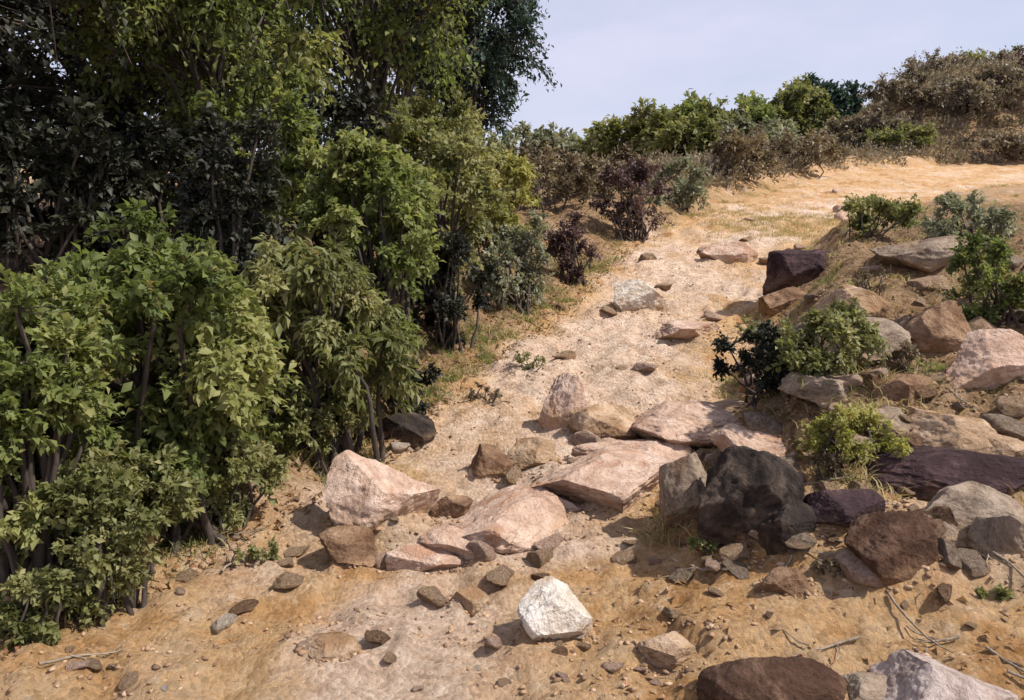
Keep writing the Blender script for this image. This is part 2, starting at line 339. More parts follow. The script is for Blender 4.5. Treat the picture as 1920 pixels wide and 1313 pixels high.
RK = [
 # u, v(base), w, h, mat, label
 (1140, 955, 300, 100, 'pink', "broad pale pink slab across the middle of the trail, largest pink slab", 11, dict(rz=12)),
 (950, 1040, 300, 100, 'pink', "long pinkish slab just below and left of the broad pale pink slab", 12, dict(rz=28, tilt=(0, -12))),
 (705, 1000, 190, 165, 'pink', "rounded pink-tan boulder at the left edge of the trail under the bushes", 13, dict()),
 (650, 1062, 120, 60, 'rust', "low reddish stone at the foot of the pink-tan boulder", 14, dict()),
 (1045, 1205, 125, 140, 'white', "bright cream-white block lying in the lower trail, palest rock of all", 83, dict(rz=35, tilt=(8, -28), cuts=12, depth=.8, sink=.5)),
 (1300, 850, 240, 75, 'pink', "flat pinkish ledge stone above the black hollow", 16, dict(depth=1.1, dz=.03)),
 (1430, 868, 150, 70, 'pink', "dull pink stone resting against the right bank above the shade-black rock", 17, dict()),
 (1062, 800, 100, 130, 'pink', "upright pale grey-pink stone in mid trail", 18, dict(rz=40)),
 (1130, 830, 110, 85, 'tan', "brownish stone just right of the upright grey-pink stone", 19, dict()),
 (1200, 590, 105, 70, 'pale', "cream stone at the left side of the upper trail", 20, dict()),
 (1510, 540, 140, 95, 'purple', "purple-brown rock on top of the right bank beside the trail", 21, dict()),
 (1465, 590, 90, 60, 'rust', "small rust-brown rock below the purple-brown rock", 22, dict()),
 (1470, 1375, 250, 120, 'redbrown', "dark red-brown rock cut by the bottom edge of the photo", 23, dict()),
 (1800, 1365, 260, 110, 'greypink', "large greyish pink rock in the bottom right corner", 24, dict()),
 (1650, 1350, 150, 60, 'grey', "grey rock between the red-brown and greyish pink rocks at the bottom edge", 25, dict()),
 (1870, 740, 170, 120, 'pink', "dusty pink boulder high on the bank at the right edge", 26, dict()),
 (1800, 868, 240, 100, 'tan', "flat tan ledge rock overhanging the dark purple crevice", 27, dict(depth=.7)),
 (1760, 925, 400, 66, 'purple', "long shade-purple rock standing in for the dark crevice under the tan ledge, to the right edge", 28, dict(rz=-6, depth=.4)),  # rock added in place of the shade inside the crevice
 (1585, 985, 140, 80, 'purple', "blackish shade-purple rock standing in for the left end of the dark crevice", 29, dict()),
 (1820, 1020, 190, 100, 'grey', "beige-grey rock below the shade-purple band at the right", 30, dict()),
 (1900, 1050, 120, 90, 'grey', "grey rock at the right edge next to the beige-grey rock", 31, dict()),
 (1290, 1010, 130, 190, 'grey', "taupe upright rock at the left side of the black boulder", 32, dict(depth=.9)),
 (1395, 1040, 210, 190, 'dark', "big black boulder jutting from the foot of the right bank", 33, dict(rough=.09)),  # rock added in place of a shaded cavity
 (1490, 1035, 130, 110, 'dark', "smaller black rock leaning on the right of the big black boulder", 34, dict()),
 (1690, 1095, 150, 125, 'redbrown', "dark brown boulder standing below the purple rock band", 35, dict()),
 (1740, 510, 160, 75, 'grey', "pale grey flat rock on top of the right bank", 36, dict()),
 (1760, 660, 150, 110, 'rust', "dark brown rock on the bank below the green bush at the right edge", 37, dict()),
 (1650, 690, 150, 90, 'grey', "grey-brown rock in the middle of the right bank", 38, dict()),
 (1600, 600, 130, 80, 'tan', "grey-tan rock on the bank just right of the purple-brown rock", 39, dict()),
 (1560, 760, 150, 70, 'grey', "dark grey stone under the olive bush on the right bank", 40, dict()),
 (1700, 770, 130, 70, 'rust', "red-brown stone in the right bank between the grey rocks", 41, dict()),
 (1190, 880, 190, 60, 'pink', "thin pink slab between the broad pale pink slab and the pinkish ledge stone", 68, dict()),
 (860, 1060, 150, 60, 'pink', "sloping pink stone overlapping the left half of the long pinkish slab", 69, dict()),
 (1030, 985, 130, 60, 'pink', "pink stone wedged between the two long pink slabs", 61, dict()),
 (1245, 905, 130, 70, 'pink', "pink stone at the right end of the broad pale pink slab", 62, dict()),
 (790, 1075, 130, 50, 'pink', "low pink stone at the left tip of the long pinkish slab", 63, dict()),
 (1000, 880, 110, 50, 'tan', "low tan stone just above the broad pale pink slab", 64, dict()),
 (1350, 800, 130, 50, 'tan', "tan stone embedded above the flat pinkish ledge stone", 65, dict()),
 (1660, 830, 130, 60, 'grey', "grey stone at the left end of the tan ledge rock", 66, dict()),
 (1860, 880, 150, 60, 'tan', "brown-tan stone at the right edge over the dark band", 67, dict()),
 (920, 895, 70, 60, 'rust', "small brown stone in the trail above the long pinkish slab", 42, dict()),
 (850, 980, 70, 55, 'rust', "small brown stone left of the long pinkish slab", 43, dict()),
 (750, 835, 110, 70, 'dark', "stone coloured dark for the shade under the bushes at the trail's left edge", 44, dict()),
 (1370, 500, 90, 45, 'pink', "small pinkish stone on the upper trail", 45, dict()),
 (1290, 640, 120, 40, 'pink', "flat pinkish slab in the upper trail", 46, dict()),
 (1480, 1120, 110, 50, 'rust', "orange-brown stone in front of the black boulder", 47, dict()),
 (1270, 1250, 110, 55, 'tan', "low tan stone in the lower trail right of the cream-white block", 48, dict()),
 (620, 1240, 90, 45, 'tan', "low tan stone in the sandy lower left of the trail", 49, dict()),
 (880, 1150, 80, 50, 'tan', "tan stone left of the cream-white block", 50, dict()),
]
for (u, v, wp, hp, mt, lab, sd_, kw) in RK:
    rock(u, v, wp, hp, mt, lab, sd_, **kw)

bpy.context.view_layer.update(); ROCKS = [o for o in COL.objects if o.name.startswith('rock')]
for o in ROCKS:
    d_ = o.dimensions; a_ = abs(math.sin(o.rotation_euler.z)); w_ = d_.x * (1 - a_) + d_.y * a_; e_ = d_.y * (1 - a_) + d_.x * a_
    MOUNDS.append((o.location.x, o.location.y, w_ * .5, e_ * .5, min(.16, d_.z * .2)))
build_ground()
rnd = random.Random(5)
def slot(u, v):
    if u < 900: return "lower left of the trail" if v > 950 else "left edge of the trail"
    if v > 1080: return "lower right of the trail" if u > 1150 else "lower middle of the trail"
    if u > 1400: return "right bank"
    return "middle of the trail" if v > 760 else "upper trail"
protos = {}
for mt in ('pink', 'tan', 'grey', 'rust', 'pale'):
    for k in range(4):
        me = rock_mesh(900 + len(protos), 1, rnd.uniform(.6, .95), rnd.uniform(.4, .7), sub=4, cuts=14); me.materials.append(M[mt]); protos[mt, k] = me
CN = dict(pink="pinkish", tan="tan", grey="grey", rust="rust-brown", pale="pale")
ANCH = [(1130, 900, "broad pale pink slab"), (930, 985, "long pinkish slab"), (705, 920, "rounded pink-tan boulder"), (1045, 1130, "bright cream-white block"),
        (1300, 815, "flat pinkish ledge stone"), (1062, 740, "upright grey-pink stone"), (1200, 560, "cream stone of the upper trail"), (1510, 495, "purple-brown rock on the bank"),
        (1455, 1280, "dark red-brown rock at the bottom"), (1800, 1280, "greyish pink corner rock"), (1870, 680, "dusty pink boulder at the right edge"), (1800, 820, "tan ledge rock"),
        (1820, 970, "beige-grey rock"), (1290, 920, "taupe upright rock"), (1400, 940, "big black boulder"), (1690, 1030, "dark brown boulder under the shade-purple band"),
        (1740, 475, "pale grey flat rock"), (1455, 690, "dark green bank bush"), (1620, 825, "low yellow-green bush"), (1290, 625, "flat slab of the upper trail"),
        (620, 1215, "low tan stone in the sand"), (1270, 1220, "low tan stone beside the white block"), (1650, 400, "dry olive bush on the bank"), (250, 1050, "big green bush by the camera"),
        (560, 930, "arching olive bush"), (1190, 400, "purple-brown bush by the upper trail"), (1370, 480, "small pinkish stone of the upper trail"), (880, 1120, "tan stone left of the white block")]
seen = set(); cnt = 0; tries = 0
LO = lambda v: np.interp(v, [330, 450, 560, 700, 900, 1100, 1313], [1500, 1150, 1020, 830, 600, 250, 0])
while cnt < 235 and tries < 6000:
    tries += 1
    bank = cnt > 130
    v = 330 + 970 * rnd.random() ** .8; u = rnd.uniform(0, 1920)
    if bank: u = rnd.uniform(1230, 1920); v = rnd.uniform(440, 1120)
    if u < LO(v): continue
    if bank and u < np.interp(v, [430, 560, 750, 950, 1150], [1500, 1430, 1380, 1270, 1180]): continue
    if v > 1070 and u > 1100 and rnd.random() < .6: continue
    wpx = (rnd.uniform(16, 60) * (1 if v > 700 else .7)) if not bank else 20 + 85 * rnd.random() ** 2
    mt = rnd.choices(['pink', 'tan', 'grey', 'rust', 'pale'], [4, 4, .5, .8, .5] if not bank else [1.3, 3, 3, 3, .1])[0]
    ax, ay, an = min(ANCH, key=lambda q: (q[0] - u) ** 2 + (q[1] - v) ** 2)
    dx, dy = u - ax, v - ay; far_ = math.hypot(dx, dy) > 110
    dr_ = ("right of" if dx > 0 else "left of") if abs(dx) > abs(dy) * 1.6 else ("below" if dy > 0 else "above") if abs(dy) > abs(dx) * 1.6 else (("below" if dy > 0 else "above") + (" and right of" if dx > 0 else " and left of"))
    sz = "pebble-sized" if wpx < 26 else "small" if wpx < 40 else "fist-sized" if wpx < 60 else "large"
    lab = f"{sz} {CN[mt]} stone {'well ' if far_ else 'just '}{dr_} the {an}"
    if lab in seen: continue
    p, t = at(u, v)
    if t > 30: continue
    seen.add(lab)
    o = bpy.data.objects.new("stone", protos[mt, rnd.randrange(4)]); COL.objects.link(o)
    q = wpx / FPX * t / 2; o.scale = (q, q, q * rnd.uniform(.8, 1.2)); o.rotation_euler = (rnd.uniform(-.3, .3), rnd.uniform(-.3, .3), rnd.uniform(0, 6.3))
    o.location = (p.x, p.y, p.z + q * .12)
    props(o, lab, "stone", "loose stones on the trail and bank"); cnt += 1

def where(u, v):
    ax, ay, an = min(ANCH, key=lambda q: (q[0] - u) ** 2 + (q[1] - v) ** 2); dx, dy = u - ax, v - ay
    return (("right of" if dx > 0 else "left of") if abs(dx) > abs(dy) else ("below" if dy > 0 else "above")) + " the " + an
def gravel():
    rs = np.random.RandomState(3); V0, F0 = ICO[1]; Vs, Fs, T = [], [], []
    n = 0; k = 0
    Y = 2.2 + 14 * rs.random(22000) ** 1.9; xl, xr = edges(Y); X = xl - .6 + (xr - xl + 3.2) * rs.random(22000)
    ok = fbm(X * 1.3, Y * 1.3, 12, 3) > .0; X, Y = X[ok], Y[ok]
    for o in ROCKS:
        w_ = o.dimensions; m_ = int(90 + 250 * max(w_.x, w_.y)); a = rs.uniform(0, 6.3, m_); r_ = rs.normal(1.0, .13, m_)
        X = np.concatenate([X, o.location.x + np.cos(a) * r_ * w_.x * .5]); Y = np.concatenate([Y, o.location.y + np.sin(a) * r_ * w_.y * .5])
    Z = H(X, Y)
    base_ = []
    for j in range(8):
        V = V0.copy()
        for q in range(7):
            nn = norm(rs.normal(size=3)); s = V @ nn - .6; V = V - np.where(s > 0, s, 0)[:, None] * nn
        base_.append((V + rs.normal(0, .13, V.shape)) * np.array([1, .75, .5]))
    for i in range(len(X)):
        s = .003 + .019 * rs.random() ** 4
        a = rs.uniform(0, 6.3); c, d = math.cos(a), math.sin(a); V = base_[i % 8] * s
        V = np.stack([V[:, 0] * c - V[:, 1] * d, V[:, 0] * d + V[:, 1] * c, V[:, 2]], 1) + np.array([X[i], Y[i], Z[i] + s * .08])
        Vs.append(V); Fs.append(F0 + k); k += len(V); T.append(np.full(len(V), rs.random()))
    me = npmesh("gravel", np.concatenate(Vs), np.concatenate(Fs), np.concatenate(T))
    m, t, b, l = newmat("gravel_grit"); a_ = t.nodes.new("ShaderNodeAttribute"); a_.attribute_name = "tint"
    l.new(ramp(t, [(0, (.12, .07, .045)), (.35, (.25, .15, .085)), (.75, (.36, .235, .14)), (1, (.44, .31, .21))], a_.outputs['Fac']), b.inputs['Base Color']); b.inputs['Roughness'].default_value = .9
    props(link("gravel", me, m), "loose grit and pebbles strewn over the dirt trail", "gravel", kind="stuff")
gravel()

# ---------------------------------------------------------------- plants
def leaves(P, D, Ls, wr, rs, curl=.25, up=.3, tint0=None):
    """P base points, D directions, Ls lengths -> folded 6-vertex leaves"""
    n = len(P); D = norm(D); Ls = Ls[:, None]
    side = norm(np.cross(D, norm(rs.normal(size=(n, 3)) * .6 + np.array([0, 0, 1.0]))))
    nrm = norm(np.cross(side, D)); nrm = np.where(nrm[:, 2:3] < 0, -nrm, nrm)
    wd = Ls * wr
    mid = P + D * Ls * .5 + nrm * Ls * curl * .35
    tip = P + D * Ls - nrm * Ls * curl * .25
    V = np.stack([P, mid + side * wd + nrm * wd * .35, tip, mid - side * wd + nrm * wd * .35, mid], 1)
    i = np.arange(n)[:, None] * 5
    F = np.concatenate([np.concatenate([i, i + 1, i + 4], 1), np.concatenate([i + 1, i + 2, i + 4], 1),
                        np.concatenate([i + 4, i + 2, i + 3], 1), np.concatenate([i, i + 4, i + 3], 1)])
    T = tint0 + rs.normal(0, .17, n)
    return V.reshape(-1, 3), F, np.repeat(np.clip(T, 0, 1), 5)
def tube(pts, rad, k=6):
    pts = np.asarray(pts, float); n = len(pts); V = []
    for i in range(n):
        d = norm(pts[min(i + 1, n - 1)] - pts[max(i - 1, 0)]); a = norm(np.cross(d, [.3, .9, .2])); b = np.cross(d, a)
        for j in range(k):
            t = j / k * 2 * math.pi; V.append(pts[i] + rad[i] * (a * math.cos(t) + b * math.sin(t)))
    F = [[i * k + j, i * k + (j + 1) % k, (i + 1) * k + (j + 1) % k, (i + 1) * k + j] for i in range(n - 1) for j in range(k)]
    return np.array(V), np.array(F)
class Acc:
    def __init__(s): s.V = []; s.F = []; s.T = []; s.n = 0
    def add(s, V, F, T=None):
        s.V.append(V); s.F.append(F + s.n); s.n += len(V)
        if T is not None: s.T.append(T)
    def mesh(s, name, smooth=False): return npmesh(name, np.concatenate(s.V), np.concatenate(s.F), np.concatenate(s.T) if s.T else None, smooth)
def wob_path(a, b, n, amp, rs, sag=0):
    t = np.linspace(0, 1, n)[:, None]; p = a + (b - a) * t
    q = np.cumsum(rs.normal(size=(n, 3)), 0); q = q - q[0] - t * (q[-1] - q[0])
    p = p + q * amp / max(1, n ** .5); p[:, 2] += sag * np.sin(t[:, 0] * math.pi); return p
def plant(name, cat, label, loc, rx, ry, h, mat, seed, n=9000, leaf=.06, wr=.28, clumps=26, bark='bark', trunk=None, crown0=0.08,
          trunkr=None, droop=0., group=None, flat=0, shell=.55, cs=.34, twigs=10, parts=("foliage", "stem"), lean=(0, 0), bottomy=1.0):
    """shrub or tree: stems rise to clump centres, twigs spray from each, leaves sit along the twigs"""
    rs = np.random.RandomState(seed); root = empty(name, loc, label, cat, group)
    c0 = np.array([lean[0], lean[1], h * (crown0 + 1) / 2]); rad = np.array([rx, ry, h * (1 - crown0) / 2])
    C = []
    while len(C) < clumps:
        d = norm(rs.normal(size=3)); r = rs.uniform(shell, 1.0) ** .7
        if trunk and d[2] < -.75 and rs.rand() < .6: continue
        if not trunk or crown0 < .1: d = d / (np.abs(d) ** 3.2).sum() ** (1 / 3.2)
        C.append(c0 + d * r * rad * .82)
    C = np.array(C); cr = cs * (rx * ry * h / 2) ** (1 / 3)
    st = Acc(); lf = Acc()
    tr = trunkr or .011 * h + .007
    if trunk:      # single trunk, limbs leave along it
        top = np.array([lean[0] * .8, lean[1] * .8, h * .8]); tp = wob_path(np.array([0, 0, -.15]), top, 12, .22 * rx / 2, rs)
        st.add(*tube(tp, tr * np.linspace(1.15, .25, 12) ** .9, 10))
    for ci, c in enumerate(C):
        if trunk:
            k = int(np.clip(11 * (c[2] / h) * .75, 2, 10)); a = tp[k]; r0 = tr * .45 * (1 - k / 14)
        else:
            a = np.array([rs.normal(0, .28 * rx), rs.normal(0, .28 * ry), -.08]); r0 = tr
        pth = wob_path(a, c, 7, .12 * rx, rs, sag=.05 * h); st.add(*tube(pth, np.linspace(r0, r0 * .3, 7), 6))
    per = max(8, int(n / clumps / twigs))
    for ci, c in enumerate(C):
        bias = norm(c - c0); t0 = np.clip(rs.normal(.48, .26), .05, .98); sc = rs.uniform(.7, 1.3)
        for k in range(twigs):
            d = norm(rs.normal(size=3) + bias * .6 + np.array([0, 0, .25 - droop])); ln = cr * sc * rs.uniform(.6, 1.25)
            e = c + d * ln; e[2] -= droop * ln * .6
            pt = wob_path(c, e, 5, .05 * ln, rs, sag=.12 * ln * (1 + droop)); 
            if cs * h > .1: st.add(*tube(pt, np.linspace(tr * .14, tr * .05, 5), 4))
            if rs.rand() < .08:
                e2 = c + d * ln * rs.uniform(.7, 1.05); st.add(*tube(wob_path(c, e2, 5, .06 * ln, rs), np.linspace(tr * .12, tr * .03, 5), 4)); e2 = e2 + rs.normal(size=3) * ln * .15; e = c + d * ln * .6; st.add(*tube(wob_path(e, e2, 4, .1 * ln, rs), np.linspace(tr * .06, tr * .02, 4), 4)); continue
            m = rs.poisson(per * rs.uniform(.6, 1.4)); 
            if m < 1: continue
            s = rs.random(m) ** .8 * 3.999; i0 = s.astype(int); f = (s - i0)[:, None]
            B = pt[i0] * (1 - f) + pt[i0 + 1] * f; tang = norm(pt[i0 + 1] - pt[i0])
            B = B + rs.normal(size=(m, 3)) * cr * .10
            D = tang * .5 + rs.normal(size=(m, 3)) * .55 + np.array([0, 0, -.35 * droop]); 
            lf.add(*leaves(B, D, leaf * rs.uniform(.75, 1.15) * rs.uniform(.4, 1.4, m), wr, rs, tint0=t0))
    # keep leaves above ground
    link(parts[0], lf.mesh(parts[0]), M[mat], root)
    link(parts[1], st.mesh(parts[1], True), M[bark], root)
    return root
def shrub(u, v, wpx, hpx, mat, label, seed, dist=None, **kw):
    if dist:      # stands on the ground at that distance straight away from the camera, at column u
        x = (u - 960) / FPX * dist; p = Vector((x, dist, Hs(x, dist))); t = dist
    else: p, t = at(u, v)
    rx = wpx / FPX * t / 2; h = hpx / FPX * t
    kw.setdefault('ry', rx * .9); ry = kw.pop('ry')
    nm = kw.pop('name', 'shrub'); ct = kw.pop('cat', 'shrub')
    return plant(nm, ct, label, (p.x, p.y + ry * .6, p.z - .03), rx, ry, h, mat, seed, **kw)

for i, (u, v, wp, hp, mt, lab) in enumerate([
    (1330, 1060, 90, 60, 'leafolive', "small olive weed at the foot of the big black boulder"),
    (1560, 905, 80, 60, 'leafbrown', "small withered brown weed left of the purple rock band"),
    (1700, 700, 100, 60, 'leafbrown', "withered brown weed in the middle of the right bank"),
    (1790, 590, 90, 50, 'leafolive', "olive weed under the pale grey flat rock"),
    (1640, 560, 90, 60, 'leafbrown', "brown dry weed beside the grey-tan rock on the bank"),
    (1420, 640, 80, 50, 'leafolive', "small olive weed at the trail's right edge under the rust-brown rock"),
    (1880, 1130, 90, 50, 'leafolive', "olive weed at the right edge below the grey rocks"),
    (1570, 1090, 90, 45, 'leafbrown', "brown weed between the shade-black rocks and the dark brown boulder"),
    (480, 1075, 90, 50, 'leafolive', "small olive weed on the sand at the left bushes' foot"),
    (900, 760, 80, 50, 'leafbrown', "brown weed on the trail's left edge above the small brown stone"),
    (1000, 700, 80, 45, 'leafolive', "olive weed on the trail's left edge below the grey-green bush")]):
    shrub(u, v, wp, hp, mt, lab, 500 + i, n=900, leaf=.022, clumps=9, twigs=6, shell=.2, name='weed', cat='weed')
# left: bushes along the trail's edge, nearest first
shrub(225, 1075, 460, 690, 'leaf', "big bright green leafy bush nearest the camera at the left", 101, dist=3.55, n=34000, leaf=.055, clumps=64, shell=.35, droop=.3)
shrub(-30, 1130, 300, 680, 'leaf', "green bush cut by the left edge beside the big green bush", 102, dist=3.0, n=24000, leaf=.045, clumps=52, shell=.35)
shrub(590, 930, 300, 500, 'leafolive', "arching olive-green bush with drooping sprays left of the trail", 103, dist=4.6, n=22000, leaf=.075, wr=.17, clumps=36, droop=.8, shell=.4)
shrub(425, 960, 240, 560, 'leafdarkshade', "bush coloured dark for the shade in the gap between the bright and arching bushes", 104, dist=4.9, n=15000, leaf=.05, clumps=34, shell=.3)
shrub(690, 800, 270, 480, 'leaf', "leafy green bush behind the arching bush, above the dark hollow", 105, dist=6.0, n=24000, leaf=.06, clumps=40, shell=.4, droop=.3)
shrub(790, 700, 300, 360, 'leafolive', "olive bush with grey-green top at the trail's bend", 106, dist=7.6, n=16000, leaf=.065, clumps=30, shell=.4)
shrub(925, 480, 200, 220, 'leafyel', "yellow-green bush glowing at the end of the left hedge", 107, dist=9.4, n=9000, leaf=.06, clumps=20, shell=.4, crown0=.15)
shrub(960, 640, 170, 190, 'leafgrey', "low grey-green bush below the yellow-green bush", 108, dist=8.3, n=8000, leaf=.05, clumps=20, shell=.3)
shrub(830, 670, 180, 240, 'leafdarkshade', "low bush coloured blackish for the shaded hollow beside the grey-green bush", 109, dist=6.9, n=9000, leaf=.05, clumps=20, shell=.3)
shrub(90, 1130, 420, 330, 'leafolive', "low olive undergrowth bush at the foot of the big green bush", 110, dist=3.0, n=20000, leaf=.036, clumps=46, shell=.3)
shrub(370, 1060, 260, 230, 'leafolive', "low brownish green bush at the sandy edge, right of the undergrowth bush", 111, dist=3.7, n=9000, leaf=.036, clumps=24, shell=.3)
shrub(560, 940, 180, 150, 'leafolive', "small olive bush at the foot of the arching bush", 112, dist=4.5, n=5000, leaf=.036, clumps=16, shell=.3)
shrub(755, 800, 130, 130, 'leafdarkshade', "small bush coloured blackish for shade at the foot of the leafy green bush", 113, dist=5.5, n=4500, leaf=.036, clumps=14, shell=.3)
shrub(-20, 1210, 180, 160, 'leafolive', "low weedy green clump in the bottom left corner's edge", 114, dist=2.75, n=5000, leaf=.03, clumps=16, shell=.3)
for i, (u, d, wp, hp, mt, lab) in enumerate([  # the dark bushes carry the wood's shade in their leaf colour
    (30, 6.5, 330, 420, 'leafdarkshade', "dark understorey bush in deep shade behind the left edge bush"),
    (260, 7.2, 330, 400, 'leafdarkshade', "dark understorey bush in deep shade behind the big green bush"),
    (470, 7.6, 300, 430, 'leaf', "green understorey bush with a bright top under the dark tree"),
    (640, 9.0, 280, 360, 'leafdarkshade', "dark understorey bush behind the leafy green bush"),
    (130, 10.0, 400, 330, 'leafdarkshade', "dark bush deepest in the shade at the far left"),
    (420, 10.5, 400, 330, 'leafdarkshade', "dark bush deep in the wood behind the bright topped bush"),
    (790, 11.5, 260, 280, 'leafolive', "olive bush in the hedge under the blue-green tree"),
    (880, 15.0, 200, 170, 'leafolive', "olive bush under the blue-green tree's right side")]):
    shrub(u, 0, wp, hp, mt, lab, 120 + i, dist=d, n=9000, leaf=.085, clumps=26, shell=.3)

# left: trees
def tree(x, y, rx, h, mat, label, seed, **kw):
    kw.setdefault('ry', rx); ry = kw.pop('ry'); kw.setdefault('parts', ("crown", "trunk")); kw.setdefault('trunk', True)
    return plant(kw.pop('name', 'tree'), kw.pop('cat', 'tree'), label, (x, y, Hs(x, y) - .05), rx, ry, h, mat, seed, **kw)
tree(-4.5, 5.6, 2.9, 6.3, 'leafdarkshade', "broadleaf tree overhanging the upper left corner, leaf colour darkened for shade", 201, n=34000, leaf=.10, clumps=60, crown0=.36, shell=.3, trunkr=.13, cs=.3, droop=.3)
tree(-3.1, 8.6, 1.35, 5.4, 'leaf', "green tree with bright lit sprays behind the dark corner tree", 202, n=30000, leaf=.085, clumps=50, crown0=.22, shell=.4, trunkr=.08, droop=.5)
tree(-2.0, 11.0, 1.75, 6.2, 'leaf', "green tree at the trail side, in the middle of the upper hedge", 203, n=26000, leaf=.09, clumps=46, crown0=.25, shell=.4, trunkr=.09, droop=.4)
tree(-.95, 16.5, 1.6, 7.6, 'leafteal', "dark blue-green tree closing the left wood against the sky", 204, n=60000, leaf=.11, wr=.26, clumps=90, crown0=.12, shell=.3, trunkr=.12, droop=.15)
for i, (x, y, rx, h, mt, lab) in enumerate([  # near-black crowns have the wood's shade put into their leaf colour
    (-7.2, 8.5, 2.6, 6.6, 'leafdarkshade', "dark tree deep in the wood behind the left corner tree"),
    (-5.8, 12.0, 2.7, 7.2, 'leafdarkshade', "tall dark tree in the shade behind the bright sprays"),
    (-9.8, 12.5, 3.2, 7.6, 'leafdarkshade', "dark tree at the far left of the wood"),
    (-4.2, 15.5, 2.6, 8.0, 'leafteal', "bluish dark tree behind the trail side tree"),
    (-8.5, 17.5, 3.2, 9.0, 'leafteal', "tall bluish tree at the back of the left wood"),
    (-3.0, 21.0, 2.6, 9.0, 'leafolive', "grey-olive tree showing between the crowns at the top")]):
    tree(x, y, rx, h, mt, lab, 210 + i, n=17000, leaf=.14, clumps=44, crown0=.05, shell=.3, trunkr=.14)

# right bank bushes and tufts
shrub(1455, 755, 210, 150, 'leafdarkshade', "dark green bush on the right bank above the pink ledge stones", 301, n=9000, leaf=.035, clumps=22, shell=.3)
shrub(1570, 735, 210, 160, 'leafolive', "olive-green bush next to the dark green bush on the right bank", 302, n=8000, leaf=.035, clumps=22, shell=.3)
shrub(1900, 640, 190, 220, 'leaf', "green bush cut by the right edge on top of the bank", 303, n=9000, leaf=.04, clumps=22, shell=.3)
shrub(1620, 880, 210, 110, 'leafyel', "low yellow-green bush above the purple rock band", 304, n=6000, leaf=.026, clumps=20, shell=.3)
shrub(1650, 455, 190, 90, 'leafolive', "low dry olive bush on top of the bank under the upper trail", 305, n=5000, leaf=.05, clumps=16, shell=.3)
shrub(1850, 470, 200, 100, 'leafgrey', "greyish low bush on the bank top at the right", 306, n=5000, leaf=.05, clumps=16, shell=.3)
shrub(1190, 455, 170, 150, 'leafpurple', "dark purple-brown bush on the left side of the upper trail", 307, n=9000, leaf=.06, clumps=20, shell=.3)
shrub(1075, 540, 120, 140, 'leafpurple', "small dark purple bush nearer down the trail's left edge", 308, n=6000, leaf=.045, clumps=16, shell=.3)
shrub(1270, 400, 190, 110, 'leafgrey', "grey-green bush right of the dark purple-brown bush", 309, n=6000, leaf=.08, clumps=18, shell=.3)
shrub(1000, 400, 240, 120, 'leafbrown', "brown heath bush behind the yellow-green bush", 310, n=7000, leaf=.08, clumps=20, shell=.3)
shrub(1120, 370, 240, 90, 'leafbrown', "brown bush above the dark purple-brown bush", 311, n=7000, leaf=.1, clumps=20, shell=.3)
shrub(1390, 350, 220, 90, 'leafbrown', "brown bush at the left of the upper trail's bend", 312, n=7000, leaf=.1, clumps=20, shell=.3)
shrub(1500, 330, 200, 90, 'leafbrown', "brown-grey bush just before the pale crest of the trail", 313, n=7000, leaf=.12, clumps=20, shell=.3)

# far vegetation behind the crest: bushes on the hill, treeline on the sky
far = [
 (990, 44, 150, 55, 'leafgrey', "pale grey-green tree at the left end of the far treeline"),
 (1075, 46, 170, 45, 'leafgrey', "low grey-green tree second from the left in the far treeline"),
 (1165, 42, 190, 70, 'leafolive', "olive tree in the middle left of the far treeline"),
 (1265, 40, 200, 98, 'leafolive', "round olive-green tree in the middle of the far treeline"),
 (1365, 40, 200, 118, 'leaf', "brightest green tree of the far treeline"),
 (1300, 37, 170, 60, 'leafolive', "low olive bush under the round olive-green tree"),
 (1400, 37.5, 170, 65, 'leafgrey', "low grey-green bush under the brightest green tree"),
 (1450, 42, 170, 122, 'leafolive', "green tree right of the brightest tree on the crest"),
 (1530, 46, 150, 85, 'leafteal', "blue-green tree standing where the hill begins to rise"),
]
for i, (u, d, wp, hp, mt, lab) in enumerate(far):
    x = (u - 960) / FPX * d; tree(x, d, wp / FPX * d / 2, hp / FPX * d + .4, mt, lab, 400 + i, name="shrub" if "bush" in lab else "tree", cat="shrub" if "bush" in lab else "tree", n=9000, leaf=.3, clumps=30, crown0=.0, shell=.4, trunkr=.18, group="trees along the far skyline")
hill = [
 (1610, 39, 170, 27, 'heath', "brown bush at the left foot of the right-hand hill"),
 (1700, 40, 190, 37, 'heath', "brown bush behind the pale crest of the trail"),
 (1790, 38.5, 200, 40, 'heath', "darkest brown thicket on the right-hand hill"),
 (1890, 40, 190, 44, 'heath', "brown thicket at the right edge of the hill"),
 (1750, 46, 200, 37, 'heath', "brown bush below the skyline of the right-hand hill"),
 (1850, 46, 210, 40, 'leafolive', "olive-brown tree on the skyline of the right-hand hill"),
 (1930, 48, 200, 48, 'leafgrey', "grey-green tree on the skyline cut by the right edge"),
 (1560, 38, 150, 26, 'heath', "low brown bush at the trail's crest left of the hill foot"),
 (1660, 36.5, 150, 26, 'leafolive', "low olive-brown bush fringing the trail at the hill foot"),
 (1870, 36, 190, 26, 'heath', "low brown bush fringing the trail at the right edge"),
 (1930, 42.5, 200, 37, 'leafpurple', "purplish brown thicket cut by the right edge of the hill"),
 (1760, 52, 170, 40, 'leafgrey', "grey-green tree where the skyline steps up at the right"),
]
for i, (u, d, wp, hp, mt, lab) in enumerate(hill):
    x = (u - 960) / FPX * d; tree(x, d, wp / FPX * d / 2, hp / FPX * d, mt, lab, 430 + i, n=9000, leaf=.17, clumps=30, crown0=.0, shell=.3, trunkr=.12, name="tree" if "tree" in lab else "shrub", cat="tree" if "tree" in lab else "shrub", group="trees and thickets on the right-hand hill")

